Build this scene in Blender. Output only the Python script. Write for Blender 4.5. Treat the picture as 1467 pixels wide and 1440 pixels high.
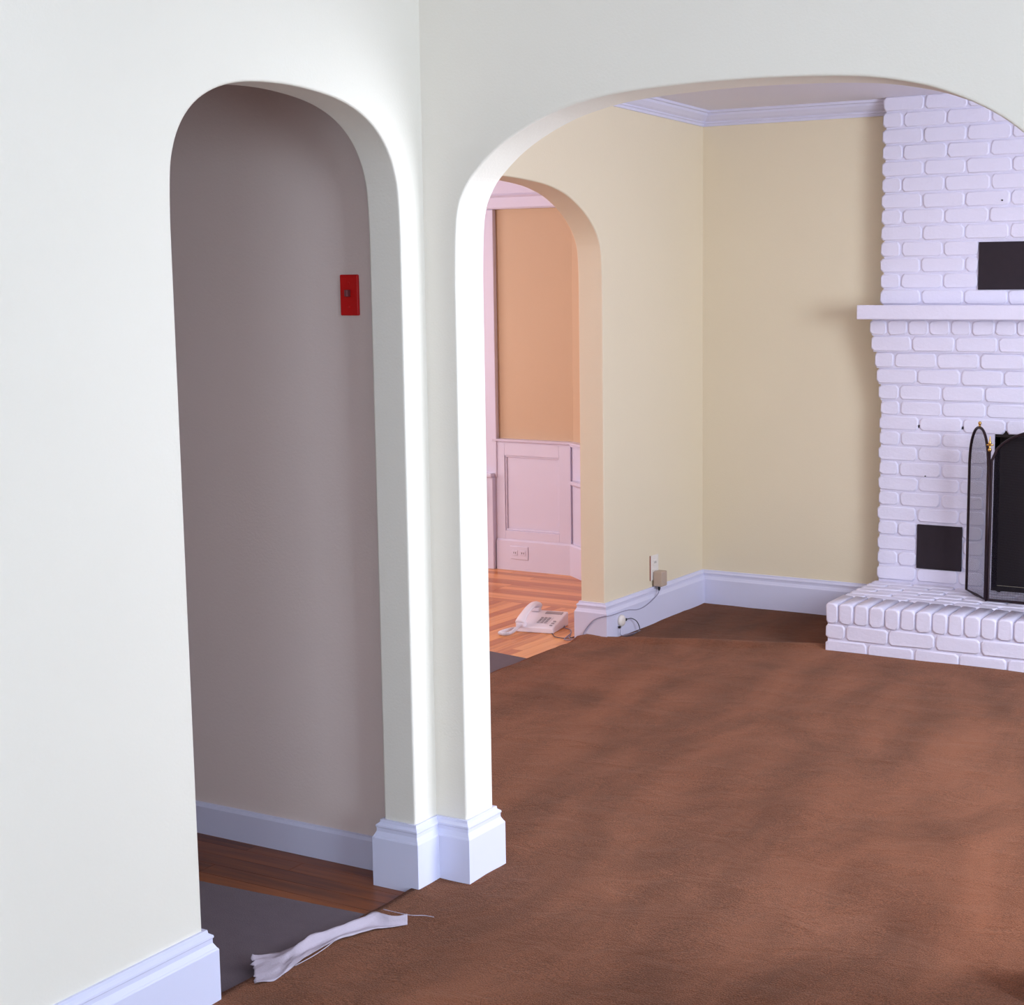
import bpy, bmesh, math, random
from mathutils import Vector, Matrix, noise
random.seed(7)
for o in list(bpy.data.objects):
    bpy.data.objects.remove(o)
scene = bpy.context.scene
COL = scene.collection

# ------------------------------------------------------------------ camera
CAM = Vector((2.24937, -2.99989, 1.44973))
YAW, PITCH, ROLL, FPX, PX0 = 0.480099, 0.131645, -0.000645, 2157.68, 968.156
_f = Vector((-math.sin(YAW), math.cos(YAW), 0)); _r = Vector((math.cos(YAW), math.sin(YAW), 0)); _u = Vector((0, 0, 1))
_f2 = _f*math.cos(PITCH) - _u*math.sin(PITCH); _u2 = _u*math.cos(PITCH) + _f*math.sin(PITCH)
_r3 = _r*math.cos(ROLL) + _u2*math.sin(ROLL); _u3 = _u2*math.cos(ROLL) - _r*math.sin(ROLL)
cd = bpy.data.cameras.new('camera'); cam = bpy.data.objects.new('camera', cd); COL.objects.link(cam)
cd.sensor_fit = 'HORIZONTAL'; cd.sensor_width = 36.0; cd.lens = FPX*36.0/1467.0
cd.shift_x = -(PX0 - 733.5)/1467.0; cd.clip_start = 0.05; cd.clip_end = 100
cam.matrix_world = Matrix(((_r3.x, _u3.x, -_f2.x, CAM.x), (_r3.y, _u3.y, -_f2.y, CAM.y), (_r3.z, _u3.z, -_f2.z, CAM.z), (0, 0, 0, 1)))
scene.camera = cam

# ------------------------------------------------------------------ world, exposure, window light
w = bpy.data.worlds.new('sky'); scene.world = w; w.use_nodes = True
w.node_tree.nodes['Background'].inputs[0].default_value = (0.70, 0.82, 1.0, 1)
w.node_tree.nodes['Background'].inputs[1].default_value = 1.0
vs = scene.view_settings
vs.view_transform = 'Standard'; vs.look = 'None'; vs.gamma = 1.0; vs.exposure = 0.0; vs.use_curve_mapping = False

def area(name, loc, direction, sx, sy, power, color):
    l = bpy.data.lights.new(name, 'AREA'); l.shape = 'RECTANGLE'; l.size = sx; l.size_y = sy; l.energy = power; l.color = color
    o = bpy.data.objects.new(name, l); COL.objects.link(o); o.location = loc
    o.rotation_euler = Vector(direction).to_track_quat('-Z', 'Z').to_euler()
    return o
COOL = (0.665, 0.84, 1.0)
area('daylight_window_front_room', (5.53, -2.3, 1.60), (-1, 0, 0), 2.5, 1.5, 232, COOL)
area('daylight_window_behind_camera', (1.9, -4.53, 1.5), (0, 1, 0), 1.6, 1.4, 38, COOL)
area('daylight_window_fireplace_room', (3.13, 0.95, 1.50), (-1, 0.12, 0), 1.15, 1.4, 112, (0.77, 0.865, 1.0))
area('daylight_window_dining_room', (-4.33, 2.4, 1.35), (1, 0, 0), 1.6, 1.4, 26, (1.0, 0.85, 0.86))

area('added_fill_dining_corner', (-3.72, 0.19, 1.40), (0, 1, 0), 0.95, 1.4, 50, (1.0, 0.85, 0.86))  # added unseen source, lights the far dining wall from the front

# ------------------------------------------------------------------ helpers
def lin(c):
    c /= 255.0
    return c/12.92 if c <= 0.04045 else ((c+0.055)/1.055)**2.4
def rgb(r, g, b): return (lin(r), lin(g), lin(b), 1)

def mat(name, c, rough=0.6, metal=0.0, var=0.0, vscale=4.0, bump=0.0, bscale=200.0, sheen=0.0, spec=0.5):
    m = bpy.data.materials.new(name); m.use_nodes = True
    nt = m.node_tree; b = nt.nodes['Principled BSDF']
    b.inputs['Base Color'].default_value = c; b.inputs['Roughness'].default_value = rough; b.inputs['Metallic'].default_value = metal
    b.inputs['Specular IOR Level'].default_value = spec
    if sheen: b.inputs['Sheen Weight'].default_value = sheen
    if var or bump: tc = nt.nodes.new('ShaderNodeTexCoord')
    if var:
        n = nt.nodes.new('ShaderNodeTexNoise'); n.inputs['Scale'].default_value = vscale; n.inputs['Detail'].default_value = 4
        nt.links.new(tc.outputs['Object'], n.inputs['Vector'])
        mx = nt.nodes.new('ShaderNodeMix'); mx.data_type = 'RGBA'
        mx.inputs['A'].default_value = tuple(v*(1-var) for v in c[:3])+(1,)
        mx.inputs['B'].default_value = tuple(min(1, v*(1+var)) for v in c[:3])+(1,)
        nt.links.new(n.outputs['Fac'], mx.inputs['Factor']); nt.links.new(mx.outputs['Result'], b.inputs['Base Color'])
    if bump:
        n2 = nt.nodes.new('ShaderNodeTexNoise'); n2.inputs['Scale'].default_value = bscale; n2.inputs['Detail'].default_value = 3
        nt.links.new(tc.outputs['Object'], n2.inputs['Vector'])
        bp = nt.nodes.new('ShaderNodeBump'); bp.inputs['Strength'].default_value = bump; bp.inputs['Distance'].default_value = 0.004
        nt.links.new(n2.outputs['Fac'], bp.inputs['Height']); nt.links.new(bp.outputs['Normal'], b.inputs['Normal'])
    return m

M = {}
M['wall'] = mat('cream_wall_paint', rgb(230, 222, 209), 0.55, var=0.02, vscale=2.5, bump=0.12, bscale=160)
M['wall_tan'] = mat('tan_wall_paint', rgb(204, 176, 144), 0.6, var=0.03, vscale=3, bump=0.12, bscale=160)
M['wall_warm'] = mat('warm_cream_wall_paint', rgb(232, 218, 190), 0.55, var=0.02, vscale=2.5, bump=0.12, bscale=160)
M['wall_hall'] = mat('mauve_grey_wall_paint', rgb(230, 210, 202), 0.6, var=0.03, vscale=3, bump=0.12, bscale=160)
M['trim'] = mat('white_gloss_trim', rgb(216, 214, 236), 0.35, var=0.015, vscale=5)
M['ceiling'] = mat('white_ceiling_paint', rgb(228, 224, 236), 0.8, bump=0.1, bscale=120)
M['brick'] = mat('white_painted_brick', rgb(226, 222, 240), 0.45, var=0.04, vscale=9, bump=0.35, bscale=70)
M['mortar'] = mat('white_painted_mortar', rgb(218, 214, 234), 0.6, var=0.05, vscale=20, bump=0.4, bscale=120)
M['dark_plate'] = mat('dark_vent_plate', rgb(46, 38, 44), 0.7, var=0.15, vscale=30, spec=0.2)
M['soot'] = mat('sooty_firebox', rgb(34, 26, 22), 0.9, var=0.3, vscale=9)
M['iron'] = mat('dark_iron_frame', rgb(48, 34, 40), 0.42, 0.6)
M['mesh_wire'] = mat('dark_mesh_wire', rgb(40, 34, 44), 0.5, 0.5)
M['brass'] = mat('polished_brass', rgb(214, 170, 96), 0.22, 1.0)
M['red'] = mat('red_plastic', rgb(208, 5, 8), 0.35)
M['grey_plastic'] = mat('grey_plastic', rgb(120, 62, 66), 0.4)
M['plastic'] = mat('white_plastic', rgb(236, 230, 240), 0.35)
M['ivory'] = mat('ivory_plastic', rgb(232, 224, 216), 0.4)
M['beige'] = mat('beige_plastic', rgb(186, 164, 146), 0.5)
M['key'] = mat('grey_keys', rgb(168, 160, 168), 0.5)
M['black'] = mat('black_rubber', rgb(30, 28, 32), 0.5)
M['cord_grey'] = mat('grey_cord', rgb(150, 146, 170), 0.5)
M['cord_dark'] = mat('dark_cord', rgb(70, 68, 84), 0.5)
M['mat_grey'] = mat('grey_mat', rgb(102, 88, 94), 0.9, var=0.12, vscale=30, bump=0.3, bscale=400)
M['cloth'] = mat('white_torn_paper', rgb(182, 168, 180), 0.85, var=0.06, vscale=40, bump=0.3, bscale=150)
M['brown_paint'] = mat('red_brown_edge', rgb(150, 90, 72), 0.6)
M['outdoor'] = mat('window_pane_backing', rgb(235, 240, 250), 0.2)

def carpet_material():
    m = bpy.data.materials.new('brown_carpet'); m.use_nodes = True
    nt = m.node_tree; b = nt.nodes['Principled BSDF']; N = nt.nodes.new; L = nt.links.new
    b.inputs['Roughness'].default_value = 0.95; b.inputs['Specular IOR Level'].default_value = 0.1
    b.inputs['Sheen Weight'].default_value = 0.18; b.inputs['Sheen Roughness'].default_value = 0.45
    b.inputs['Sheen Tint'].default_value = (1.0, 0.72, 0.56, 1)
    tc = N('ShaderNodeTexCoord')
    # swept nap patches
    mp = N('ShaderNodeMapping'); mp.inputs['Rotation'].default_value = (0, 0, 0.45); mp.inputs['Scale'].default_value = (2.0, 0.9, 1)
    L(tc.outputs['Object'], mp.inputs['Vector'])
    n1 = N('ShaderNodeTexNoise'); n1.inputs['Scale'].default_value = 1.5; n1.inputs['Detail'].default_value = 7; n1.inputs['Roughness'].default_value = 0.62; n1.inputs['Distortion'].default_value = 0.6
    L(mp.outputs['Vector'], n1.inputs['Vector'])
    n2 = N('ShaderNodeTexNoise'); n2.inputs['Scale'].default_value = 300; n2.inputs['Detail'].default_value = 2
    L(tc.outputs['Object'], n2.inputs['Vector'])
    # vacuum strokes
    mp2 = N('ShaderNodeMapping'); mp2.inputs['Rotation'].default_value = (0, 0, -0.18)
    L(tc.outputs['Object'], mp2.inputs['Vector'])
    wv = N('ShaderNodeTexWave'); wv.inputs['Scale'].default_value = 1.3; wv.inputs['Distortion'].default_value = 5.0; wv.inputs['Detail'].default_value = 2.0; wv.inputs['Detail Scale'].default_value = 0.7
    L(mp2.outputs['Vector'], wv.inputs['Vector'])
    r1 = N('ShaderNodeValToRGB')
    r1.color_ramp.elements[0].position = 0.30; r1.color_ramp.elements[0].color = rgb(90, 48, 28)
    r1.color_ramp.elements[1].position = 0.74; r1.color_ramp.elements[1].color = rgb(144, 87, 60)
    ad = N('ShaderNodeMath'); ad.operation = 'MULTIPLY_ADD'; ad.inputs[1].default_value = 0.08
    L(wv.outputs['Fac'], ad.inputs[0]); 
    sb = N('ShaderNodeMath'); sb.operation = 'SUBTRACT'; sb.inputs[1].default_value = 0.04
    L(n1.outputs['Fac'], sb.inputs[0]); L(sb.outputs[0], ad.inputs[2])
    ad2 = N('ShaderNodeMath'); ad2.operation = 'MULTIPLY_ADD'; ad2.inputs[1].default_value = 1.1
    sb2 = N('ShaderNodeMath'); sb2.operation = 'SUBTRACT'; sb2.inputs[1].default_value = 0.5
    L(n2.outputs['Fac'], sb2.inputs[0]); L(sb2.outputs[0], ad2.inputs[0]); L(ad.outputs[0], ad2.inputs[2])
    L(ad2.outputs[0], r1.inputs['Fac']); 
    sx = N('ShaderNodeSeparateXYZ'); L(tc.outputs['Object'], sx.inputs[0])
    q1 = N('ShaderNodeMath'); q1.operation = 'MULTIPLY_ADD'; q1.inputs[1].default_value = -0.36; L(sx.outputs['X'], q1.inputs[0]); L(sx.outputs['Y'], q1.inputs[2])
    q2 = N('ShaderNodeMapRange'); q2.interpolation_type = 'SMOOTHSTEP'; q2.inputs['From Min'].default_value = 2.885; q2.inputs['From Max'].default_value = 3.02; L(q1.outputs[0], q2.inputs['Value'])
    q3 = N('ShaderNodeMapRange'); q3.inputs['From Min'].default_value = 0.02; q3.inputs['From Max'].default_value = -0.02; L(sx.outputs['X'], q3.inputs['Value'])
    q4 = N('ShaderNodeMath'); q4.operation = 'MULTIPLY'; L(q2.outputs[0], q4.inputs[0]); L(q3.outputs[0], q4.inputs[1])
    dk = N('ShaderNodeMix'); dk.data_type = 'RGBA'; dk.blend_type = 'MULTIPLY'; dk.inputs['B'].default_value = (0.60, 0.44, 0.28, 1)  # shade in the corner behind the ridge, painted into the carpet colour
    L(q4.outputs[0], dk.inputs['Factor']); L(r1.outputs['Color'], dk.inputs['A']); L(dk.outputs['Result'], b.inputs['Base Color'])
    mp3 = N('ShaderNodeMapping'); mp3.inputs['Rotation'].default_value = (0, 0, 0.25); mp3.inputs['Scale'].default_value = (6, 9, 1)
    L(tc.outputs['Object'], mp3.inputs['Vector'])
    n3 = N('ShaderNodeTexNoise'); n3.inputs['Scale'].default_value = 1.0; n3.inputs['Detail'].default_value = 6; n3.inputs['Roughness'].default_value = 0.6; n3.inputs['Distortion'].default_value = 0.8
    L(mp3.outputs['Vector'], n3.inputs['Vector'])
    bp = N('ShaderNodeBump'); bp.inputs['Strength'].default_value = 1.0; bp.inputs['Distance'].default_value = 0.012
    hh = N('ShaderNodeMath'); hh.operation = 'MULTIPLY_ADD'; hh.inputs[1].default_value = 0.35
    L(n2.outputs['Fac'], hh.inputs[0]); L(n3.outputs['Fac'], hh.inputs[2])
    L(hh.outputs[0], bp.inputs['Height']); L(bp.outputs['Normal'], b.inputs['Normal'])
    return m
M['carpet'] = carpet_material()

def wood_material(name, c1, c2, along_x, rough):
    m = bpy.data.materials.new(name); m.use_nodes = True
    nt = m.node_tree; b = nt.nodes['Principled BSDF']; N = nt.nodes.new; L = nt.links.new
    b.inputs['Roughness'].default_value = rough
    tc = N('ShaderNodeTexCoord'); oi = N('ShaderNodeObjectInfo')
    mp = N('ShaderNodeMapping'); mp.inputs['Scale'].default_value = (2, 40, 1) if along_x else (40, 2, 1)
    L(tc.outputs['Object'], mp.inputs['Vector'])
    n = N('ShaderNodeTexNoise'); n.inputs['Scale'].default_value = 1.6; n.inputs['Detail'].default_value = 5
    n.noise_dimensions = '4D'
    ml = N('ShaderNodeMath'); ml.operation = 'MULTIPLY'; ml.inputs[1].default_value = 40
    L(oi.outputs['Random'], ml.inputs[0]); L(ml.outputs[0], n.inputs['W'])
    L(mp.outputs['Vector'], n.inputs['Vector'])
    ad = N('ShaderNodeMath'); ad.operation = 'MULTIPLY_ADD'; ad.inputs[1].default_value = 0.55; ad.inputs[2].default_value = -0.27
    L(oi.outputs['Random'], ad.inputs[0])
    a2 = N('ShaderNodeMath'); a2.operation = 'ADD'; L(ad.outputs[0], a2.inputs[0]); L(n.outputs['Fac'], a2.inputs[1])
    r = N('ShaderNodeValToRGB'); r.color_ramp.elements[0].position = 0.25; r.color_ramp.elements[0].color = c1
    r.color_ramp.elements[1].position = 0.75; r.color_ramp.elements[1].color = c2
    L(a2.outputs[0], r.inputs['Fac']); L(r.outputs['Color'], b.inputs['Base Color'])
    return m
WOOD = (rgb(190, 108, 52), rgb(236, 164, 96))
M['wood_x'] = wood_material('oak_strips_lengthwise', *WOOD, True, 0.32)
M['wood_y'] = wood_material('oak_strips_crosswise', *WOOD, False, 0.32)
M['wood_hall'] = wood_material('dark_oak_strips', rgb(96, 46, 16), rgb(150, 80, 30), True, 0.4)
M['wood_base'] = mat('wood_subfloor', rgb(110, 60, 28), 0.6, var=0.1, vscale=10)

def link(name, me, m=None, parent=None, smooth=False):
    o = bpy.data.objects.new(name, me); COL.objects.link(o)
    if m is not None and len(me.materials) == 0: me.materials.append(M[m] if isinstance(m, str) else m)
    if parent is not None: o.parent = parent
    if smooth:
        for p in me.polygons: p.use_smooth = True
    return o
def pydata(name, v, f):
    me = bpy.data.meshes.new(name); me.from_pydata([tuple(p) for p in v], [], f); me.validate(); me.update(); return me
def fix_normals(me):
    bm = bmesh.new(); bm.from_mesh(me); bmesh.ops.recalc_face_normals(bm, faces=bm.faces); bm.to_mesh(me); bm.free()
def bevel(o, width=0.004, seg=2, angle=40):
    b = o.modifiers.new('bevel', 'BEVEL'); b.width = width; b.segments = seg; b.limit_method = 'ANGLE'; b.angle_limit = math.radians(angle)
    return o
def boxdata(x0, x1, y0, y1, z0, z1, off=0):
    v = [(x0,y0,z0),(x1,y0,z0),(x1,y1,z0),(x0,y1,z0),(x0,y0,z1),(x1,y0,z1),(x1,y1,z1),(x0,y1,z1)]
    f = [(0,3,2,1),(4,5,6,7),(0,1,5,4),(1,2,6,5),(2,3,7,6),(3,0,4,7)]
    return v, [tuple(i+off for i in q) for q in f]
def boxes(name, lst, m, parent=None, bev=0.0, seg=2):
    V, F = [], []
    for b in lst:
        v, f = boxdata(*b, off=len(V)); V += v; F += f
    o = link(name, pydata(name, V, F), m, parent)
    if bev: bevel(o, bev, seg)
    return o
def box(name, b, m, parent=None, bev=0.0, seg=2): return boxes(name, [b], m, parent, bev, seg)
def tag(o, label, cat, group=None, kind=None):
    if label: o['label'] = label
    if cat: o['category'] = cat
    if group: o['group'] = group
    if kind: o['kind'] = kind
    return o
def struct(o, label=None):
    o['kind'] = 'structure'
    if label: o['label'] = label
    return o
def empty(name, loc, rz=0):
    o = bpy.data.objects.new(name, None); COL.objects.link(o); o.location = loc; o.rotation_euler = (0, 0, rz); o.empty_display_size = 0.1
    return o
def catmull(pts, n=8):
    P = [Vector(p) for p in pts]; out = []
    for i in range(len(P)-1):
        a, b, c, d = P[max(i-1, 0)], P[i], P[i+1], P[min(i+2, len(P)-1)]
        for k in range(n):
            t = k/n
            out.append(0.5*((2*b) + (c-a)*t + (2*a-5*b+4*c-d)*t*t + (3*b-a-3*c+d)*t**3))
    out.append(P[-1]); return out
def tubedata(path, rad, sides=8, off=0, closed=False):
    P = [Vector(p) for p in path]; V, F = [], []; n = len(P)
    up = None
    for i in range(n):
        t = (P[(i+1) % n] - P[i-1]) if closed else (P[min(i+1, n-1)] - P[max(i-1, 0)])
        t.normalize()
        if up is None: up = Vector((0, 0, 1)) if abs(t.z) < 0.9 else Vector((1, 0, 0))
        a = t.cross(up)
        if a.length < 1e-6: a = t.orthogonal()
        a.normalize(); up2 = a.cross(t).normalized(); up = up2
        r = rad[i] if isinstance(rad, (list, tuple)) else rad
        for k in range(sides):
            an = 2*math.pi*k/sides; V.append(P[i] + a*(r*math.cos(an)) + up2*(r*math.sin(an)))
    m = n if closed else n-1
    for i in range(m):
        for k in range(sides):
            j = (i+1) % n
            F.append((off+i*sides+k, off+i*sides+(k+1) % sides, off+j*sides+(k+1) % sides, off+j*sides+k))
    if not closed:
        F.append(tuple(off+k for k in reversed(range(sides)))); F.append(tuple(off+(n-1)*sides+k for k in range(sides)))
    return V, F
def tube(name, path, rad, m, parent=None, sides=8, closed=False):
    V, F = tubedata(path, rad, sides, 0, closed)
    me = pydata(name, V, F); fix_normals(me)
    return link(name, me, m, parent, smooth=True)
def lathe(name, prof, m, parent=None, seg=20, loc=(0, 0, 0), axis='Z'):
    V, F = [], []
    for r, z in prof:
        for k in range(seg):
            a = 2*math.pi*k/seg
            p = Vector((r*math.cos(a), r*math.sin(a), z))
            if axis == 'X': p = Vector((p.z, p.x, p.y))
            if axis == 'Y': p = Vector((p.x, p.z, p.y))
            V.append(p + Vector(loc))
    for i in range(len(prof)-1):
        for k in range(seg):
            F.append((i*seg+k, i*seg+(k+1) % seg, (i+1)*seg+(k+1) % seg, (i+1)*seg+k))
    F.append(tuple(reversed(range(seg)))); F.append(tuple((len(prof)-1)*seg+k for k in range(seg)))
    me = pydata(name, V, F); fix_normals(me)
    return link(name, me, m, parent, smooth=True)
def sweep(name, path, prof, m, parent=None):
    """Profile of (offset to the LEFT of travel, z), mitred along a plan polyline."""
    P = [Vector((a, b)) for a, b in path]; n = len(P); V, F = [], []; k = len(prof)
    for i in range(n):
        d0 = (P[i]-P[i-1]).normalized() if i > 0 else (P[1]-P[0]).normalized()
        d1 = (P[i+1]-P[i]).normalized() if i < n-1 else d0
        n0 = Vector((-d0.y, d0.x)); n1 = Vector((-d1.y, d1.x))
        b = (n0+n1); b = b/ max(1e-6, (1+n0.dot(n1)))
        for off, z in prof: V.append((P[i].x+b.x*off, P[i].y+b.y*off, z))
    for i in range(n-1):
        for j in range(k):
            F.append((i*k+j, i*k+(j+1) % k, (i+1)*k+(j+1) % k, (i+1)*k+j))
    F.append(tuple(range(k))); F.append(tuple((n-1)*k+j for j in reversed(range(k))))
    me = pydata(name, V, F); fix_normals(me)
    return link(name, me, m, parent)

# ------------------------------------------------------------------ structure
P_, Q_, D_, D1, X2, DA, YF, YA = 0.0882, 0.0925, 0.1174, 0.0982, -0.9902, 0.120, 3.502, 2.5527
YHALL, ZCEIL, ZFRONT = -0.0215, 2.338, 2.55
ZF = -0.012                       # wood floor level; carpet top lies around z = 0
WIDE = [(0, 1.50), (.002, 1.58), (.006, 1.64), (.012, 1.675), (.022, 1.702), (.045, 1.739), (.08, 1.774), (.123, 1.808), (.17, 1.836), (.228, 1.863), (.294, 1.886), (.387, 1.906), (.477, 1.916), (.6, 1.922), (.724, 1.924)]
NARROW = [(0, 1.60), (.002, 1.66), (.006, 1.712), (.014, 1.748), (.030, 1.787), (.058, 1.826), (.10, 1.860), (.16, 1.887), (.24, 1.904), (.36, 1.911)]
def arch_curve(e0, e1, prof):
    """Points from edge e0 over the crown to edge e1."""
    half = (e1-e0)/2; s = half/prof[-1][0]
    L = [Vector((e0 + a*s, z, 0)) for a, z in prof]
    R = [Vector((e1 - a*s, z, 0)) for a, z in prof][::-1][1:]
    return [(p.x, p.y) for p in catmull(L+R, 4)]
def arch_wall(name, a0, a1, e0, e1, prof, ztop, plane, t0, t1, m='wall'):
    """Wall in plane 'x' (const x, runs in y) or 'y'; arch opening e0..e1."""
    pts = [(a0, ZF)] + [(e0, ZF)] + arch_curve(e0, e1, prof) + [(e1, ZF), (a1, ZF), (a1, ztop), (a0, ztop)]
    n = len(pts); V = []
    for t in (t0, t1):
        for a, z in pts: V.append((t, a, z) if plane == 'x' else (a, t, z))
    F = [tuple(range(n)), tuple(reversed(range(n, 2*n)))] + [(i, (i+1) % n, n+(i+1) % n, n+i) for i in range(n)]
    me = pydata(name, V, F); fix_normals(me)
    o = link(name, me, m); bevel(o, 0.006, 3, 35); return struct(o)

NA0, NA1 = -0.808, -P_
WA0, WA1 = Q_, 1.545
SA0, SA1 = 1.10, YA
arch_wall('wall_left', -4.60, 0.05, NA0, NA1, NARROW, ZFRONT, 'x', -D1, 0.0)
arch_wall('wall_center', -0.05, 5.65, WA0, WA1, WIDE, ZFRONT, 'y', 0.0, D_)
arch_wall('wall_side', 0.02, 3.62, SA0, SA1, WIDE, ZFRONT, 'x', X2-DA, X2, 'wall_warm')
struct(box('wall_hall', (-3.05, -0.05, YHALL, D_, ZF, ZFRONT), 'wall_hall'))
struct(box('wall_hall_near', (-3.05, -0.09, -1.10, -1.0, ZF, ZFRONT), 'wall_hall'))
struct(box('wall_hall_end', (-3.15, -3.0, -1.10, D_, ZF, ZFRONT), 'wall_hall'))
struct(box('wall_far', (-1.05, 3.32, YF, YF+0.12, ZF, ZFRONT), 'wall_warm'))
def window_wall(name, plane, t0, t1, a0, a1, w0, w1, z0, z1, m='wall'):
    L = [(a0, w0, ZF, ZFRONT), (w1, a1, ZF, ZFRONT), (w0, w1, ZF, z0), (w0, w1, z1, ZFRONT)]
    bs = [((t0, t1, p, q, r, s) if plane == 'x' else (p, q, t0, t1, r, s)) for p, q, r, s in L]
    return struct(boxes(name, bs, m))
def window(name, plane, t, sgn, w0, w1, z0, z1):
    """White sash window in the opening; outside lies at t, room on the sgn side."""
    e = empty(name, (0, 0, 0)); struct(e)
    def bx(nm, p, q, r, s, d0, d1, m):
        lo, hi = sorted((t+sgn*d0, t+sgn*d1))
        return box(nm, (lo, hi, p, q, r, s) if plane == 'x' else (p, q, lo, hi, r, s), m, e)
    mid = (z0+z1)/2
    for p, q, r, s in ((w0, w0+.05, z0, z1), (w1-.05, w1, z0, z1), (w0+.05, w1-.05, z1-.05, z1), (w0+.05, w1-.05, z0, z0+.05), (w0+.05, w1-.05, mid-.025, mid+.025)):
        bx('frame', p, q, r, s, 0.0, 0.035, 'trim')
    for r, s in ((z0+.05, mid-.025), (mid+.025, z1-.05)): bx('pane', w0+.05, w1-.05, r, s, 0.004, 0.010, 'outdoor')
window_wall('wall_right', 'x', 5.60, 5.72, -4.72, 0.05, -3.6, -1.0, 0.8, 2.4)
window('window_1', 'x', 5.60, 1, -3.6, -1.0, 0.8, 2.4)
window_wall('wall_back', 'y', -4.72, -4.60, -0.0982, 5.60, 1.05, 2.75, 0.75, 2.25)
window('window_2', 'y', -4.60, -1, 1.05, 2.75, 0.75, 2.25)
window_wall('wall_right_fireplace_room', 'x', 3.20, 3.32, 0.10, 3.62, 0.30, 1.60, 0.7, 2.25)
window('window_3', 'x', 3.20, 1, 0.30, 1.60, 0.7, 2.25)
window_wall('wall_dining_left', 'x', -4.52, -4.40, 0.05, 4.0, 1.55, 3.25, 0.6, 2.1, 'wall_tan')
window('window_4', 'x', -4.40, -1, 1.55, 3.25, 0.6, 2.1)
window_wall('wall_dining_near', 'y', 0.05, D_+0.002, -4.40, X2-DA, -4.25, -3.2, 0.6, 2.15, 'wall_tan')
window('added_window_dining', 'y', 0.05, -1, -4.25, -3.2, 0.6, 2.15)  # unseen window added to go with the extra dining light
# far dining wall: straight run, then a canted side towards the fireplace room
YD = 3.885
dw = [(-4.45, YD), (-1.955, YD), (-1.10, 3.24)]
def prism_wall(name, path, th, m):
    prof = [(0, ZF), (0, ZFRONT), (-th, ZFRONT), (-th, ZF)]
    return struct(sweep(name, path, prof, m))
prism_wall('wall_dining_far', dw[::-1], 0.10, 'wall_tan')
struct(box('ceiling', (-4.52, 3.32, D_-0.02, 4.0, ZCEIL, ZCEIL+0.06), 'ceiling'))
struct(box('ceiling_front_room', (-0.10, 5.72, -4.72, 0.06, 2.50, 2.56), 'ceiling'))
struct(box('ceiling_hall', (-3.15, -0.05, -1.10, 0.0, 2.36, 2.42), 'ceiling'))

# floors: slab, then oak strips where the carpet stops
floor = struct(box('floor', (-4.6, 5.8, -4.8, 4.1, ZF-0.10, ZF-0.016), 'wood_base'))
strips = {}
def strip(length, along_x, hall=False):
    key = (round(length, 3), along_x, hall)
    if key not in strips:
        h = 0.0276; L2 = length/2-0.0006
        v, f = boxdata(-L2, L2, -h, h, -0.016, 0) if along_x else boxdata(-h, h, -L2, L2, -0.016, 0)
        strips[key] = pydata('floorboard', v, f)
        strips[key].materials.append(M['wood_hall' if hall else 'wood_x' if along_x else 'wood_y'])
    o = link('floorboard', strips[key], None, floor)
    return o
PITCHW = 0.0562
rnd = random.Random(3)
# dining room, strips parallel to the small arch wall
x = -1.02
while x > -2.72:
    y = 0.9 - rnd.choice((0, .15, .3, .45)); 
    while y < 3.10:
        ln = rnd.choice((0.6, 0.75, 0.9)); y1 = min(y+ln, 3.10)
        if 3.10-y1 < 0.25: y1 = 3.10
        y0c = max(y, SA0) if x > X2-DA-0.03 else y
        y1c = min(y1, SA1) if x > X2-DA-0.03 else y1
        if y1c-y0c > 0.05:
            o = strip(round(y1c-y0c, 3), False); o.location = (x, (y0c+y1c)/2, ZF)
        y = y1
    x -= PITCHW
# dining room, border strips along the far wall
y = 3.10+PITCHW/2
while y < YD:
    x = -3.0 - rnd.choice((0, .2, .4))
    while x < -1.15:
        ln = rnd.choice((0.7, 0.9, 1.1)); x1 = min(x+ln, -1.11 - max(0, (y-3.24))*1.325)
        if x1-x > 0.05:
            o = strip(round(x1-x, 2), True); o.location = ((x+x1)/2, y, ZF)
        x += ln
    y += PITCHW
# hall strips
y = YHALL-PITCHW/2
while y > -1.0:
    x = 0.02 - 0.0
    first = rnd.choice((0.4, 0.6, 0.8))
    while x > -1.9:
        ln = first if x > 0 else rnd.choice((0.6, 0.8, 1.0))
        xr = x if (NA0-PITCHW < y < NA1+PITCHW) else min(x, -D1)
        if xr-(x-ln) > 0.05:
            o = strip(round(xr-(x-ln), 2), True, True); o.location = ((xr+x-ln)/2, y, ZF)
        x -= ln
    y -= PITCHW

# baseboards
BASE = [(0, -0.012), (0.022, -0.012), (0.022, 0.114), (0.0205, 0.1175), (0.019, 0.119), (0.0135, 0.130), (0.0135, 0.139), (0.0155, 0.142), (0.0150, 0.146), (0.0075, 0.152), (0.0065, 0.159), (0, 0.159)]
def baseboard(name, path, prof=BASE, m='trim'):
    return struct(sweep(name, path, prof, m))
baseboard('baseboard_left', [(-D1, -1.0), (-D1, NA0), (0, NA0), (0, -4.60)])
baseboard('baseboard_pier', [(-D1-0.12, SA0)] [:0] + [(X2-DA, 0.6), (X2-DA, SA0), (X2, SA0), (X2, D_), (Q_, D_), (Q_, 0), (0, 0), (0, -P_), (-D1, -P_), (-D1, YHALL)])
baseboard('baseboard_far', [(-0.045, YF), (X2, YF), (X2, YA), (X2-DA, YA), (X2-DA, 3.24)])
baseboard('baseboard_right', [(5.60, -4.6), (5.60, 0), (WA1, 0), (WA1, D_), (3.20, D_), (3.20, YF), (1.80, YF)])
HB = [(0, ZF), (0.012, ZF), (0.012, 0.066), (0.008, 0.074), (0, 0.076)]
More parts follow.
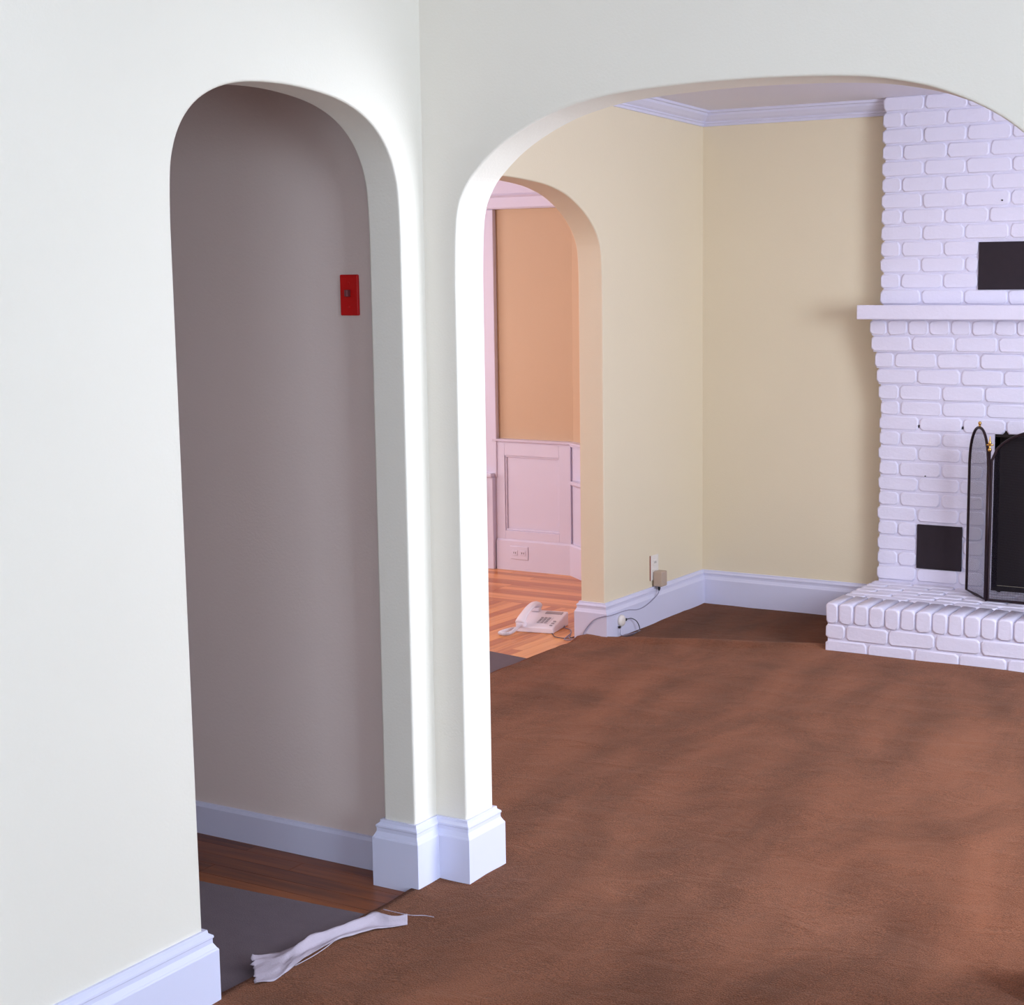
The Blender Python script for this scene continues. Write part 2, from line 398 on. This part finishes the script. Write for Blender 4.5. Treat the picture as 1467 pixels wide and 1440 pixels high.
baseboard('baseboard_hall', [(-D1, YHALL), (-3.0, YHALL), (-3.0, -1.0), (-D1, -1.0)], HB)
# crown moulding in the fireplace room
CR = [(0, 2.272), (0.010, 2.272), (0.012, 2.282), (0.018, 2.286), (0.018, 2.292), (0.030, 2.300), (0.046, 2.316), (0.050, 2.326), (0.062, 2.328), (0.064, 2.338), (0, 2.338)]
struct(sweep('trim_1', [(-0.050, YF), (X2, YF), (X2, D_), (3.20, D_), (3.20, YF), (1.80, YF)], CR, 'trim'))

# ------------------------------------------------------------------ carpet
def carpet():
    c = 0.03
    def inside(x, y):
        if 0.0 < x < 5.60 and -4.60 < y < 0.0: return True
        if WA0 < x < WA1 and -0.01 < y < D_+0.01: return True
        if X2 < x < 3.20 and D_ < y < YF: return not (-0.05 < x < 1.80 and y > 2.79)
        if -1.085 < x <= X2 and SA0 < y < SA1: return True
        return False
    def hgt(x, y):
        h = 0.0035*noise.noise((x*2.2, y*2.2, 3.1)) + 0.0022*noise.noise((x*6.5+y*3, y*11, 1.7))
        # soft wrinkles running across the room
        w_ = noise.noise((x*0.9, y*3.4, 9.0)); h += 0.0035*max(0, 1-abs(w_)*9)
        # loose ridge in front of the corner beside the hearth
        if x < 0.1 and y > 0.2:
            s = (y-2.57) - (x+0.87)*0.36
            h += 0.016*math.exp(-(s/0.05)**2)*min(1, max(0, (0.0-x)*8))
            if s > 0: h -= 0.006*min(1, s/0.08)
        # curled edge at the small arch
        if x < -0.9 and y > 1.0:
            h += 0.014*math.exp(-((x+1.05)/0.03)**2)*(0.7+0.5*noise.noise((y*5, 0, 0)))
        return h
    xs = sorted(set([round(-1.085+i*c, 4) for i in range(int(6.68/c)+1)] + [X2, 0.0, WA0, WA1, -0.05, 1.80, 3.20, 5.60]))
    ys = sorted(set([round(-4.60+i*c, 4) for i in range(int(8.12/c)+1)] + [0.0, D_, SA0, SA1, 2.79, YF]))
    idx = {}; V = []; F = []; edges = {}
    def vid(i, j):
        if (i, j) not in idx:
            x, y = xs[i], ys[j]
            xx = x + (0.010*noise.noise((y*7, 1, 0)) - 0.012*(1.2-abs(y-2.0)) * 0.0 if x < -1.08 else 0)
            idx[(i, j)] = len(V); V.append((xx, y, hgt(x, y)))
        return idx[(i, j)]
    for i in range(len(xs)-1):
        for j in range(len(ys)-1):
            if inside((xs[i]+xs[i+1])/2, (ys[j]+ys[j+1])/2):
                f = (vid(i, j), vid(i+1, j), vid(i+1, j+1), vid(i, j+1)); F.append(f)
                for k in range(4):
                    e = (f[k], f[(k+1) % 4]); edges[e] = edges.get(e, 0)+1
    low = {}
    for (a, b) in list(edges):
        if (b, a) not in edges:
            for q in (a, b):
                if q not in low: low[q] = len(V); V.append((V[q][0], V[q][1], ZF-0.001))
            F.append((b, a, low[a], low[b]))
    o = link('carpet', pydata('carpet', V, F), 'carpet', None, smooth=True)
    return tag(o, 'wrinkled brown carpet covering the floor from the front room to the hearth', 'carpet')
carpet()

# ------------------------------------------------------------------ fireplace
YC, XC, YH, ZH, XR = 3.4008, -0.060, 2.7876, 0.207, 1.80
fp = empty('fireplace', (0.87, YC, 0))
tag(fp, 'white painted brick fireplace with mantel shelf and raised brick hearth', 'fireplace')
def at(o): o.location = o.location - fp.location; return o     # children given in world coordinates
def fbox(name, b, m, parent, bev=0.0):
    o = box(name, b, m, parent, bev); return o
OX0, OX1, OZ1 = 0.441, 1.31, 0.874
core = boxes('chimney_breast', [
    (XC+.013, OX0+.03, YC+.0052, YF, ZF, OZ1+.04), (OX1-.03, XR-.006, YC+.0052, YF, ZF, OZ1+.04), (XC+.013, XR-.006, YC+.0052, YF, OZ1+.028, ZCEIL)], 'mortar', fp); at(core)
ZK = ZH+12*0.0677
cm = boxes('corbel_mortar', [(XC-sx+.013, XR+sx-.006, YC-sy+.0052, YC+.02, ZK+i*.0718, ZK+(i+1)*.0718) for i, (sx, sy) in enumerate(((.004, .004), (.012, .010), (.020, .018), (.033, .030), (.038, .036)))], 'mortar', fp); at(cm)
fbx = boxes('firebox', [(OX0-.02, OX1+.02, YF+.001, YF+.012, ZF, OZ1+.06), (OX0, OX0+.03, YC+.012, YF, ZH-.02, OZ1+.02), (OX1-.03, OX1, YC+.012, YF, ZH-.02, OZ1+.02), (OX0, OX1, YC+.012, YF, OZ1, OZ1+.03), (OX0+.03, OX1-.03, YF-.004, YF, ZH, OZ1), (OX0+.03, OX1-.03, YC+.004, YF-.004, ZH-.03, ZH-.004)], 'soot', fp); at(fbx)
rb = random.Random(11)
brick_cache = {}
def brick_mesh(L, H, depth, variant):
    """Rounded painted brick: front face at y=0 looking -y, centred in x and z."""
    key = (round(L, 3), round(H, 4), round(depth, 3), variant)
    if key in brick_cache: return brick_cache[key]
    r = random.Random(hash(key) & 0xffff)
    V = []; F = []
    hx, hz = key[0]/2, key[1]/2
    rings = [(depth, 0.0, .006), (.009, 0.0, .010), (.0022, .0014, .011), (0.0, .0055, .011)]
    jit = [(r.uniform(-.0022, .0022), r.uniform(-.0018, .0018)) for _ in range(8)]
    for d, ins, cut in rings:
        ax, az = hx-ins, hz-ins; c = min(cut, ax*.6, az*.6)
        pts = [(-ax+c, -az), (ax-c, -az), (ax, -az+c), (ax, az-c), (ax-c, az), (-ax+c, az), (-ax, az-c), (-ax, -az+c)]
        for (px, pz), (jx, jz) in zip(pts, jit):
            V.append((px+jx, d + (r.uniform(-.0008, .0008) if d < .02 else 0), pz+jz))
    for i in range(3):
        for k in range(8):
            F.append((i*8+k, i*8+(k+1) % 8, (i+1)*8+(k+1) % 8, (i+1)*8+k))
    F.append(tuple(range(24, 32)))
    F.append(tuple(reversed(range(8))))
    me = pydata('brick', V, F); fix_normals(me); me.materials.append(M['brick'])
    for p in me.polygons: p.use_smooth = len(p.vertices) == 4
    brick_cache[key] = me
    return me
J = 0.0065
def put_brick(parent, x0, x1, y, z0, z1, depth, rot=None):
    L, H = round(x1-x0-J, 3), round(z1-z0-J, 4)
    if L < 0.018: return
    o = link('brick', brick_mesh(L, H, depth, rb.randrange(3)), None, parent)
    o.location = Vector(((x0+x1)/2, y+rb.uniform(-.0012, .0012), (z0+z1)/2))
    o.rotation_euler = (rb.uniform(-.006, .006), rb.uniform(-.006, .006), rb.uniform(-.006, .006))
    return o
def course(parent, x0, x1, y, z0, z1, first, pitch=0.1935, cuts=(), depth=0.05, corner_depth=None):
    edges = [x0]; x = x0+first
    while x < x1-0.03:
        edges.append(x + rb.uniform(-.004, .004)); x += pitch
    edges.append(x1)
    for a, b in zip(edges, edges[1:]):
        segs = [(a, b)]
        for c0, c1 in cuts:
            ns = []
            for s, e in segs:
                if e <= c0 or s >= c1: ns.append((s, e))
                else:
                    if s < c0: ns.append((s, c0))
                    if e > c1: ns.append((c1, e))
            segs = ns
        for s, e in segs:
            end = s <= x0+1e-6 or e >= x1-1e-6
            put_brick(parent, s, e, y, z0, z1, corner_depth if (end and corner_depth) else depth)
HALF, FULL = 0.098, 0.190
for i in range(12):                                   # hearth to just below the corbel
    z0 = ZH+i*0.0677; z1 = z0+0.0677
    cuts = []
    if (z0+z1)/2 < OZ1: cuts.append((OX0, OX1))
    if z0 > .265 and z1 < .490: cuts.append((0.132, 0.338))
    course(core, XC+(0.004 if i % 2 else 0), XR, YC, z0, z1, FULL if i % 2 == 0 else HALF, cuts=cuts, corner_depth=0.095)
zc = ZH+12*0.0677
CORB = [(.004, .004), (.012, .010), (.020, .018), (.033, .030)]
for i, (sx, sy) in enumerate(CORB):                  # corbelled courses
    course(core, XC-sx, XR+sx, YC-sy, zc, zc+.0718, HALF if i % 2 == 0 else FULL, depth=0.06, corner_depth=0.095); zc += .0718
course(core, XC-.038, XR+.038, YC-.036, zc, zc+.0718, 0.085, pitch=0.096, depth=0.06, corner_depth=0.095); zc += .0718
ZM0, ZM1 = zc, zc+0.062
at(box('mantel', (XC-.062, XR+.062, YC-.13, YF-.03, ZM0, ZM1), 'brick', fp, 0.004))
for i in range(13):
    z0 = ZM1+i*.0695; z1 = min(z0+.0695, ZCEIL+.004)
    cuts = [(0.382, 0.585)] if 1.50 < (z0+z1)/2 < 1.712 else []
    course(core, XC-.006, XR+.006, YC, z0, z1, FULL if i % 2 == 0 else HALF, cuts=cuts, corner_depth=0.095)
at(box('vent_cover', (0.132, 0.338, YC-.004, YC+.012, 0.272, 0.470), 'dark_plate', fp, 0.0015))
at(box('vent_cover', (0.382, 0.585, YC-.004, YC+.012, 1.506, 1.708), 'dark_plate', fp, 0.0015))
at(lathe('nail', [(.0035, 0), (.0035, -.006), (.001, -.007)], 'black', fp, 8, (0.478, YC, 1.881), 'Y'))
at(lathe('nail', [(.003, 0), (.003, -.005), (.001, -.006)], 'black', fp, 8, (0.165, YC, 0.688), 'Y'))
# raised hearth
hc = box('hearth', (XC+.012, XR-.008, YH+.006, YC+.008, ZF, ZH-.012), 'mortar', fp); at(hc)
course(hc, XC, XR, YH, -0.02, 0.0495, 0.193, depth=0.06, corner_depth=0.095)
course(hc, XC, XR, YH, 0.0495, 0.118, 0.088, depth=0.06, corner_depth=0.095)
x = XC; k = 0
while x < XR-0.02:                                    # rowlock nosing, bricks on edge
    wdt = 0.0672 if x > XC else 0.060
    x1 = min(x+wdt, XR)
    o = link('brick', brick_mesh(round(x1-x-.0065, 3), 0.0865, 0.19, k % 3), None, hc)
    o.location = Vector(((x+x1)/2, YH-.002+rb.uniform(-.0015, .0015), .1625+rb.uniform(-.001, .001)))
    o.rotation_euler = (0, 0, rb.uniform(-.012, .012)); x = x1; k += 1
y = YH+.196; i = 0
while y < YC-.01:                                     # hearth top: stretchers on edge
    y1 = min(y+.068, YC+.002)
    xx = XC; first = (0.19 if i % 2 else 0.095)
    while xx < XR-0.02:
        x1 = min(xx+first, XR); first = .1935
        if x1-xx > .03:
            o = link('brick', brick_mesh(round(x1-xx-.008, 3), round(y1-y-.008, 4), 0.03, rb.randrange(3)), None, hc)
            o.location = Vector(((xx+x1)/2, (y+y1)/2, ZH-.003+rb.uniform(-.0008, .0008)))
            o.rotation_euler = (-math.pi/2, 0, 0)
        xx = x1
    y = y1; i += 1

# ------------------------------------------------------------------ folding fire screen
fs = empty('fire_screen', (0.87, 3.2, ZH)); tag(fs, 'three-panel folding fire screen of dark mesh with arched frames and brass finials', 'fire screen')
def fsl(o): o.location = o.location - fs.location; return o
def panel(A, B, zs, zp, wires):
    A = Vector(A); B = Vector(B); z0 = ZH+.006
    n = 28; top = []
    for i in range(n+1):
        s = i/n; u = abs(2*s-1)
        top.append((s, zs+(zp-zs)*(1-u**2.3)**0.55))
    def P(s, z): return Vector((A.x+(B.x-A.x)*s, A.y+(B.y-A.y)*s, z))
    W = (B-A).length
    loop = [P(0, z0), P(0, (z0+zs)/2)] + [P(s, z) for s, z in top] + [P(1, (z0+zs)/2), P(1, z0), P(.5, z0)]
    f = tube('panel_frame', loop, 0.0062, 'iron', fs, 8, closed=True); fsl(f)
    V, F = [], []
    sp = 0.0052; nx = int(W/sp); zmax = zp; r = wires
    def topz(s):
        u = min(1, abs(2*s-1)); return zs+(zp-zs)*(1-u**2.3)**0.55
    for i in range(1, nx):
        s = i/nx; v, q = tubedata([P(s, z0), P(s, topz(s))], r, 3, len(V)); V += v; F += q
    nz = int((zmax-z0)/sp)
    for j in range(1, nz):
        z = z0+j*sp
        if z <= zs: s0 = 0
        else:
            t = (z-zs)/(zp-zs); u = (max(0, 1-t**(1/0.55)))**(1/2.3); s0 = (1-u)/2
        if s0 < .48:
            v, q = tubedata([P(s0, z), P(1-s0, z)], r, 3, len(V)); V += v; F += q
    m = link('wire_mesh', pydata('wire_mesh', V, F), 'mesh_wire', f); m['kind'] = 'stuff'
    c = P(.5, zp+.004)
    fsl(lathe('finial', [(.004, 0), (.006, .003), (.004, .007), (.007, .012), (.0075, .016), (.005, .021), (.001, .023)], 'brass', fs, 12, c))
    return f
SA, SB, SC, SD = (0.392, 3.305), (0.5255, 3.125), (1.2245, 3.125), (1.358, 3.305)
panel(SA, SB, .775, .928, .00038)
panel((SB[0]+.014, SB[1]-.002), (SC[0]-.014, SC[1]-.002), .80, .945, .00075)
panel(SC, SD, .775, .928, .00038)
for (hx, hy) in ((SB[0]+.006, SB[1]-.006), (SC[0]-.006, SC[1]-.006)):
    fsl(tube('hinge_post', [(hx, hy, ZH), (hx, hy, .84)], 0.0055, 'iron', fs, 8))
    fsl(lathe('finial', [(.0055, .838), (.008, .842), (.008, .848), (.004, .853), (.004, .866), (.0075, .874), (.004, .882), (.0015, .900), (.0008, .903)], 'brass', fs, 12, (hx, hy, 0)))
    fsl(tube('hinge_bar', [(hx-.014, hy, .866), (hx+.014, hy, .866)], 0.0038, 'brass', fs, 8))

# ------------------------------------------------------------------ dining room joinery
def dbox(name, b, m, parent=None, bev=0.0): return box(name, b, m, parent, bev)
wains = empty('trim_2', (-2.2, YD, 0)); struct(wains, 'pinkish white panelled wainscot below the tan wall')
def wl(o): o.location = o.location - wains.location; return o
XL = -2.44                                            # edge of the casing on the left
wl(dbox('backing_panel', (-3.2, -1.958, YD-.008, YD, ZF, .69), 'trim', wains))
wl(dbox('stile', (XL-.01, -2.385, YD-.022, YD-.008, .16, .69), 'trim', wains, .002))
wl(dbox('stile', (-2.035, -1.962, YD-.022, YD-.008, .16, .69), 'trim', wains, .002))
wl(dbox('rail', (-2.385, -2.035, YD-.022, YD-.008, .622, .69), 'trim', wains, .002))
wl(dbox('rail', (-2.385, -2.035, YD-.022, YD-.008, .16, .207), 'trim', wains, .002))
for b in ((-2.385, -2.035, YD-.016, YD-.008, .612, .622), (-2.385, -2.035, YD-.016, YD-.008, .207, .217), (-2.385, -2.375, YD-.016, YD-.008, .217, .612), (-2.045, -2.035, YD-.016, YD-.008, .217, .612)):
    wl(dbox('panel_bead', b, 'trim', wains, .003))
wl(sweep('chair_rail', [(-1.62, 3.6325), (-1.955, YD), (-2.455, YD)], [(0, .686), (.020, .686), (.022, .696), (.034, .700), (.036, .712), (0, .714)], 'trim', wains))
wl(sweep('skirting', [(-1.105, 3.244), (-1.955, YD), (XL, YD)], [(0, ZF), (.030, ZF), (.030, .150), (.022, .160), (0, .162)], 'trim', wains))
wl(sweep('canted_panel', [(-1.11, 3.248), (-1.955, YD)], [(0, ZF), (.010, ZF), (.010, .69), (0, .69)], 'trim', wains))
wl(sweep('window_stool', [(-1.11, 3.248), (-1.905, YD-.0377)], [(0, .480), (.030, .480), (.045, .492), (.045, .508), (0, .510)], 'trim', wains))
# boxed frieze above the tan wall
struct(sweep('trim_3', [(-1.105, 3.244), (-1.955, YD), (-4.40, YD)], [(0, 1.950), (.040, 1.950), (.046, 1.958), (.046, 2.010), (.058, 2.020), (.052, 2.030), (.050, ZCEIL), (0, ZCEIL)], 'trim'))
# casing at the left of the far wall
cs = struct(box('trim_4', (-2.70, -2.432, YD-.030, YD, .50, 1.950), 'trim', None, .004))
# built-in cupboard with hinge
cup = empty('cupboard', (-2.62, YD, 0)); tag(cup, 'low white built-in cupboard with a black hinge in the corner of the far room', 'cupboard')
def cl(o): o.location = o.location - cup.location; return o
cl(box('body', (-2.98, -2.446, YD-.052, YD-.008, ZF, .50), 'trim', cup, .003))
cl(box('cupboard_top', (-2.99, -2.446, YD-.066, YD-.002, .50, .522), 'trim', cup, .004))
dr = cl(box('door', (-2.93, -2.508, YD-.066, YD-.052, .03, .47), 'trim', cup, .003))
h = box('hinge', (-2.512, -2.499, YD-.072, YD-.050, .345, .443), 'black', dr, .002); 

# outlet in the dining skirting
ol = empty('wall_outlet', (-2.29, YD-.030, .088)); tag(ol, 'pinkish white horizontal outlet in the skirting of the far panelled wall', 'outlet')
box('cover_plate', (-.058, .058, -.005, 0.001, -.036, .036), 'trim', ol, .002)
for sx in (-.026, .026):
    rc = box('receptacle', (sx-.018, sx+.018, -.0075, -.004, -.014, .014), 'trim', ol, .003)
    for dx in (-.006, .006): box('slot', (sx+dx-.0015, sx+dx+.0015, -.0082, -.0072, -.005, .005), 'black', rc)

# ------------------------------------------------------------------ light switch in the hall
sw = empty('light_switch', (-0.212, YHALL, 1.470)); tag(sw, 'bright red light switch plate on the grey hall wall inside the narrow arch', 'light switch')
box('cover_plate', (-.0285, .0285, -.007, .0005, -.0505, .0505), 'red', sw, .003)
tg = box('toggle', (-.005, .005, -.020, -.006, -.004, .013), 'grey_plastic', sw, .002)
for dz in (-.03, .03): lathe('screw', [(.003, -.0066), (.003, -.0082), (.002, -.0086)], 'red', sw, 10, (0, 0, dz), 'Y')

# ------------------------------------------------------------------ outlet, adapter and phone jack by the small arch
o1 = empty('wall_outlet', (X2, 3.001, .247)); tag(o1, 'ivory outlet plate on the cream wall above the baseboard, behind the plugged-in adapter', 'outlet')
box('cover_plate', (-.001, .006, -.036, .036, -.058, .058), 'ivory', o1, .002)
box('painted_edge', (-.001, .0045, -.0395, -.036, -.058, .058), 'brown_paint', o1)
for dz in (.022, -.022):
    rc = box('receptacle', (.005, .0085, -.016, .016, dz-.015, dz+.015), 'ivory', o1, .003)
    for dy in (-.006, .006): box('slot', (.0083, .0092, dy-.0012, dy+.0012, dz-.002, dz+.007), 'black', rc)
ad = empty('power_adapter', (X2+.0085, 3.006, .198)); tag(ad, 'small beige power adapter plugged into the ivory outlet', 'adapter')
box('housing', (.0005, .045, -.027, .027, -.036, .034), 'beige', ad, .005, 3)
lathe('strain_relief', [(.007, -.034), (.006, -.048), (.0035, -.056)], 'black', ad, 12, (.022, -.010, 0))
XB = X2+.0245
def cord(name, pts, r, m, label, parent):
    o = tube(name, catmull(pts, 8), r, m, parent)
    o.matrix_parent_inverse = (Matrix.Translation(parent.location) @ parent.rotation_euler.to_matrix().to_4x4() @ Matrix.Diagonal((*parent.scale, 1))).inverted()
    o['label'] = label; return o
cord('power_cord', [(X2+.0305, 2.996, .146), (X2+.030, 2.985, .128), (XB+.002, 2.94, .108), (XB+.001, 2.87, .091), (XB, 2.802, .088), (XB, 2.72, .101), (XB, 2.64, .104), (XB+.001, 2.575, .105), (XB+.002, YA-.021, .108), (X2+.01, YA-.026, .106), (X2-.04, YA-.0255, .085), (X2-.085, YA-.0255, .035), (X2-.10, YA-.030, .0), (X2-.115, YA-.04, ZF+.004), (X2-.17, YA-.02, ZF+.003), (X2-.20, YA+.04, ZF+.003)], .0021, 'cord_grey', 'thin grey adapter cord running down and along the white baseboard', ad)
jk = empty('phone_jack', (X2+.022, 2.65, .066)); tag(jk, 'small round ivory phone jack on the baseboard beside the small arch', 'phone jack')
lathe('cap', [(.026, 0), (.026, .008), (.022, .015), (.010, .018)], 'ivory', jk, 24, (0, 0, 0), 'X')
box('plug', (.004, .016, .022, .034, -.006, .006), 'black', jk, .002)
box('side_plug', (.004, .014, -.026, -.016, -.030, -.020), 'black', jk, .002)
cord('phone_cord', [(X2+.032, 2.684, .066), (X2+.040, 2.72, .064), (X2+.046, 2.755, .045), (X2+.05, 2.772, .018), (X2+.052, 2.768, .004), (X2+.066, 2.72, .004), (X2+.072, 2.66, .004), (X2+.055, 2.60, .004), (X2+.035, 2.54, .004), (X2+.012, 2.51, .004), (X2-.04, 2.505, .005), (X2-.075, 2.51, .010)], .0021, 'cord_dark', 'dark phone cord arching from the round jack onto the carpet', jk)
cord('jack_wire', [(X2+.031, 2.629, .040), (X2+.034, 2.628, .025), (X2+.034, 2.630, .008), (X2+.045, 2.64, .004), (X2+.06, 2.70, .004), (X2+.062, 2.76, .004)], .0014, 'cord_grey', 'short thin wire hanging from the lower plug of the round jack', jk)

# ------------------------------------------------------------------ desk telephone on the dining floor
ph = empty('telephone', (-1.372, 2.655, ZF), math.radians(11)); ph.scale = (.9, .9, .86); tag(ph, 'white push-button desk telephone lying on the orange wood floor', 'telephone')
def wedge(name, x0, x1, y0, y1, zf0, zb0, zf, zb, m, parent, bev):
    v = [(x0, y0, zf0), (x1, y0, zf0), (x1, y1, zb0), (x0, y1, zb0), (x0, y0, zf), (x1, y0, zf), (x1, y1, zb), (x0, y1, zb)]
    f = boxdata(0, 1, 0, 1, 0, 1)[1]
    return bevel(link(name, pydata(name, v, f), m, parent), bev, 3)
wedge('base', -.105, .092, -.105, .115, .0, .0, .030, .074, 'plastic', ph, .006)
SL = math.atan2(.044, .22)
def deck(x, y): return .030 + (y+.105)*math.tan(SL)
def on_deck(o, x, y, dz=0):
    o.location = (x, y, deck(x, y)+dz); o.rotation_euler = (SL, 0, 0); return o
on_deck(box('display', (-.045, .045, -.014, .014, -.001, .003), 'key', ph, .001), .028, .082)
kp = on_deck(box('keypad', (-.034, .034, -.044, .044, -.001, .002), 'plastic', ph, .001), .012, -.018)
for r_ in range(4):
    for c_ in range(3):
        box('key', (-.026+c_*.019, -.026+c_*.019+.013, -.037+r_*.020, -.037+r_*.020+.012, .002, .0055), 'key', kp, .001)
for r_ in range(3): on_deck(box('button', (-.007, .007, -.005, .005, 0, .004), 'key', ph, .001), .070, -.075+r_*.026)
# handset resting on the left of the base
hp = catmull([(-.078, -.118, .050), (-.078, -.075, .078), (-.078, -.02, .098), (-.078, .05, .112), (-.078, .095, .108), (-.078, .122, .094)], 6)
hv = []; hf = []; sec = 12
for i, p in enumerate(hp):
    s = i/(len(hp)-1); e = max(0, abs(2*s-1)-.45)/.55
    wx = .020+.008*e; wz = .013+.008*e
    if i in (0, len(hp)-1): wx *= .75; wz *= .7
    t = (hp[min(i+1, len(hp)-1)]-hp[max(i-1, 0)]).normalized(); nrm = Vector((0, -t.z, t.y))
    for k in range(sec):
        a = 2*math.pi*k/sec; hv.append(p + Vector((wx*math.cos(a), 0, 0)) + nrm*(wz*math.sin(a)))
for i in range(len(hp)-1):
    for k in range(sec): hf.append((i*sec+k, i*sec+(k+1) % sec, (i+1)*sec+(k+1) % sec, (i+1)*sec+k))
hf.append(tuple(reversed(range(sec)))); hf.append(tuple((len(hp)-1)*sec+k for k in range(sec)))
hme = pydata('handset', hv, hf); fix_normals(hme)
hs = link('handset', hme, 'plastic', ph, smooth=True)
for yy, zz in ((-.098, .046), (.104, .086)): box('cup', (-.100, -.056, yy-.024, yy+.020, zz-.016, zz+.006), 'plastic', hs, .006, 3)
# coiled handset cord looping on the floor
cp = catmull([(-.078, -.122, .045), (-.086, -.15, .026), (-.098, -.19, .014), (-.122, -.215, .012), (-.150, -.205, .012), (-.150, -.165, .012), (-.135, -.115, .012), (-.112, -.085, .013)], 10)
coil = []
turns = 46; N_ = 46*7
for i in range(N_+1):
    u = i/N_*(len(cp)-1); a = int(min(u, len(cp)-2)); fr = u-a
    c = cp[a].lerp(cp[a+1], fr); t = (cp[a+1]-cp[a]).normalized(); s1 = t.cross(Vector((0, 0, 1))).normalized(); s2 = s1.cross(t)
    an = 2*math.pi*turns*i/N_; coil.append(c + s1*(.0078*math.cos(an)) + s2*(.0078*math.sin(an)))
tube('coiled_cord', coil, .0022, 'plastic', ph, 5)
cord('line_cord', [(-1.31, 2.735, ZF+.010), (-1.285, 2.70, ZF+.004), (-1.245, 2.68, ZF+.003), (-1.205, 2.62, ZF+.003), (-1.185, 2.555, ZF+.003), (-1.165, 2.50, ZF+.003), (-1.125, 2.49, ZF+.006)], .0022, 'cord_grey', 'pale cord trailing from the telephone to the small arch jamb', ph)
cord('line_cord', [(-1.30, 2.60, ZF+.003), (-1.26, 2.56, ZF+.003), (-1.235, 2.53, ZF+.003), (-1.20, 2.515, ZF+.004), (-1.165, 2.53, ZF+.003), (-1.15, 2.60, ZF+.003), (-1.17, 2.70, ZF+.003)], .0019, 'cord_dark', 'short dark cord curled on the wood floor between telephone and jamb', ph)

# ------------------------------------------------------------------ mats and the torn white strip
def mat_piece(name, pts, z0, z1, label):
    n = len(pts); V = [(x, y, z0) for x, y in pts]+[(x, y, z1) for x, y in pts]
    F = [tuple(reversed(range(n))), tuple(range(n, 2*n))]+[(i, (i+1) % n, n+(i+1) % n, n+i) for i in range(n)]
    o = link(name, pydata(name, V, F), 'mat_grey'); bevel(o, .002, 2)
    return tag(o, label, 'mat')
mat_piece('floor_mat', [(-1.5, -.96), (-.105, -.96), (-.105, -.80), (-.012, -.795), (-.004, -.62), (-.002, -.45), (-.006, -.278), (-.5, -.305), (-1.5, -.35)], ZF+.0005, ZF+.008, 'dark grey mat on the hall floor inside the narrow arch')
mat_piece('floor_mat', [(-2.4, 1.15), (-1.10, 1.15), (-1.095, 1.5), (-1.088, 1.9), (-1.075, 2.105), (-1.35, 2.155), (-2.4, 2.34)], ZF+.0005, ZF+.008, 'grey purple mat on the orange wood floor at the small arch')

def paper_strip():
    # two long edges of the strip on the floor, crumpled and rolled between them
    UP = [(-0.048, -0.62), (-0.033, -0.568), (-0.025, -0.528), (-0.02, -0.493), (-0.021, -0.451), (-0.01, -0.421), (0.017, -0.378), (0.016, -0.329), (0.016, -0.278), (0.078, -0.292), (0.116, -0.277)]
    LO = [(0.038, -0.703), (0.06, -0.671), (0.058, -0.63), (0.052, -0.595), (0.041, -0.543), (0.038, -0.509), (0.045, -0.45), (0.063, -0.402), (0.086, -0.354), (0.108, -0.326), (0.131, -0.297)]
    up = catmull([(a, b, 0) for a, b in UP], 6); lo = catmull([(a, b, 0) for a, b in LO], 6)
    n, m = len(up)-1, 16; V = []; F = []
    for i in range(n+1):
        s = i/n
        for j in range(m+1):
            t = j/m; p = up[i].lerp(lo[i], t)
            z = .006 + .010*math.sin(math.pi*t)*(.4+.6*s) + .006*noise.noise((s*6, t*2.4, .4)) + .003*noise.noise((s*15+t*6, t*5, 4))
            ridge = .25+.75*s*.6                         # twisted fold running along the strip
            z += .014*math.exp(-((t-ridge)/.10)**2)*min(1, s*2.2) - .006*math.exp(-((t-ridge-.22)/.10)**2)*min(1, s*2.2)
            if s < .10: z += (.10-s)*.16*math.exp(-(t/.30)**2) + (.10-s)*.08*abs(noise.noise((j*.6, 0, 7)))
            if i == 0: p = p + Vector((.006*noise.noise((j*1.1, 3, 0)), .016*noise.noise((j*.9, 0, 0)), 0))
            V.append((p.x, p.y, max(.0045, z)))
    for i in range(n):
        for j in range(m):
            a = i*(m+1)+j; F.append((a, a+1, a+m+2, a+m+1))
    me = pydata('paper_strip', V, F); fix_normals(me)
    o = link('torn_cloth', me, 'cloth', None, smooth=True)
    so = o.modifiers.new('solid', 'SOLIDIFY'); so.thickness = .0015; so.offset = 1
    tag(o, 'torn twisted strip of white cloth lying at the carpet edge below the narrow arch', 'cloth strip')
    e = tube('loose_thread', catmull([(.040, -.272, .014), (.085, -.268, .012), (.115, -.262, .010), (.140, -.245, .008), (.165, -.240, .007)], 6), .0011, 'cloth', o, 5)
    e2 = tube('loose_thread', catmull([(.058, -.60, .010), (.060, -.55, .010), (.056, -.50, .010), (.050, -.455, .012)], 6), .0012, 'cloth', o, 5)
    return o
paper_strip()
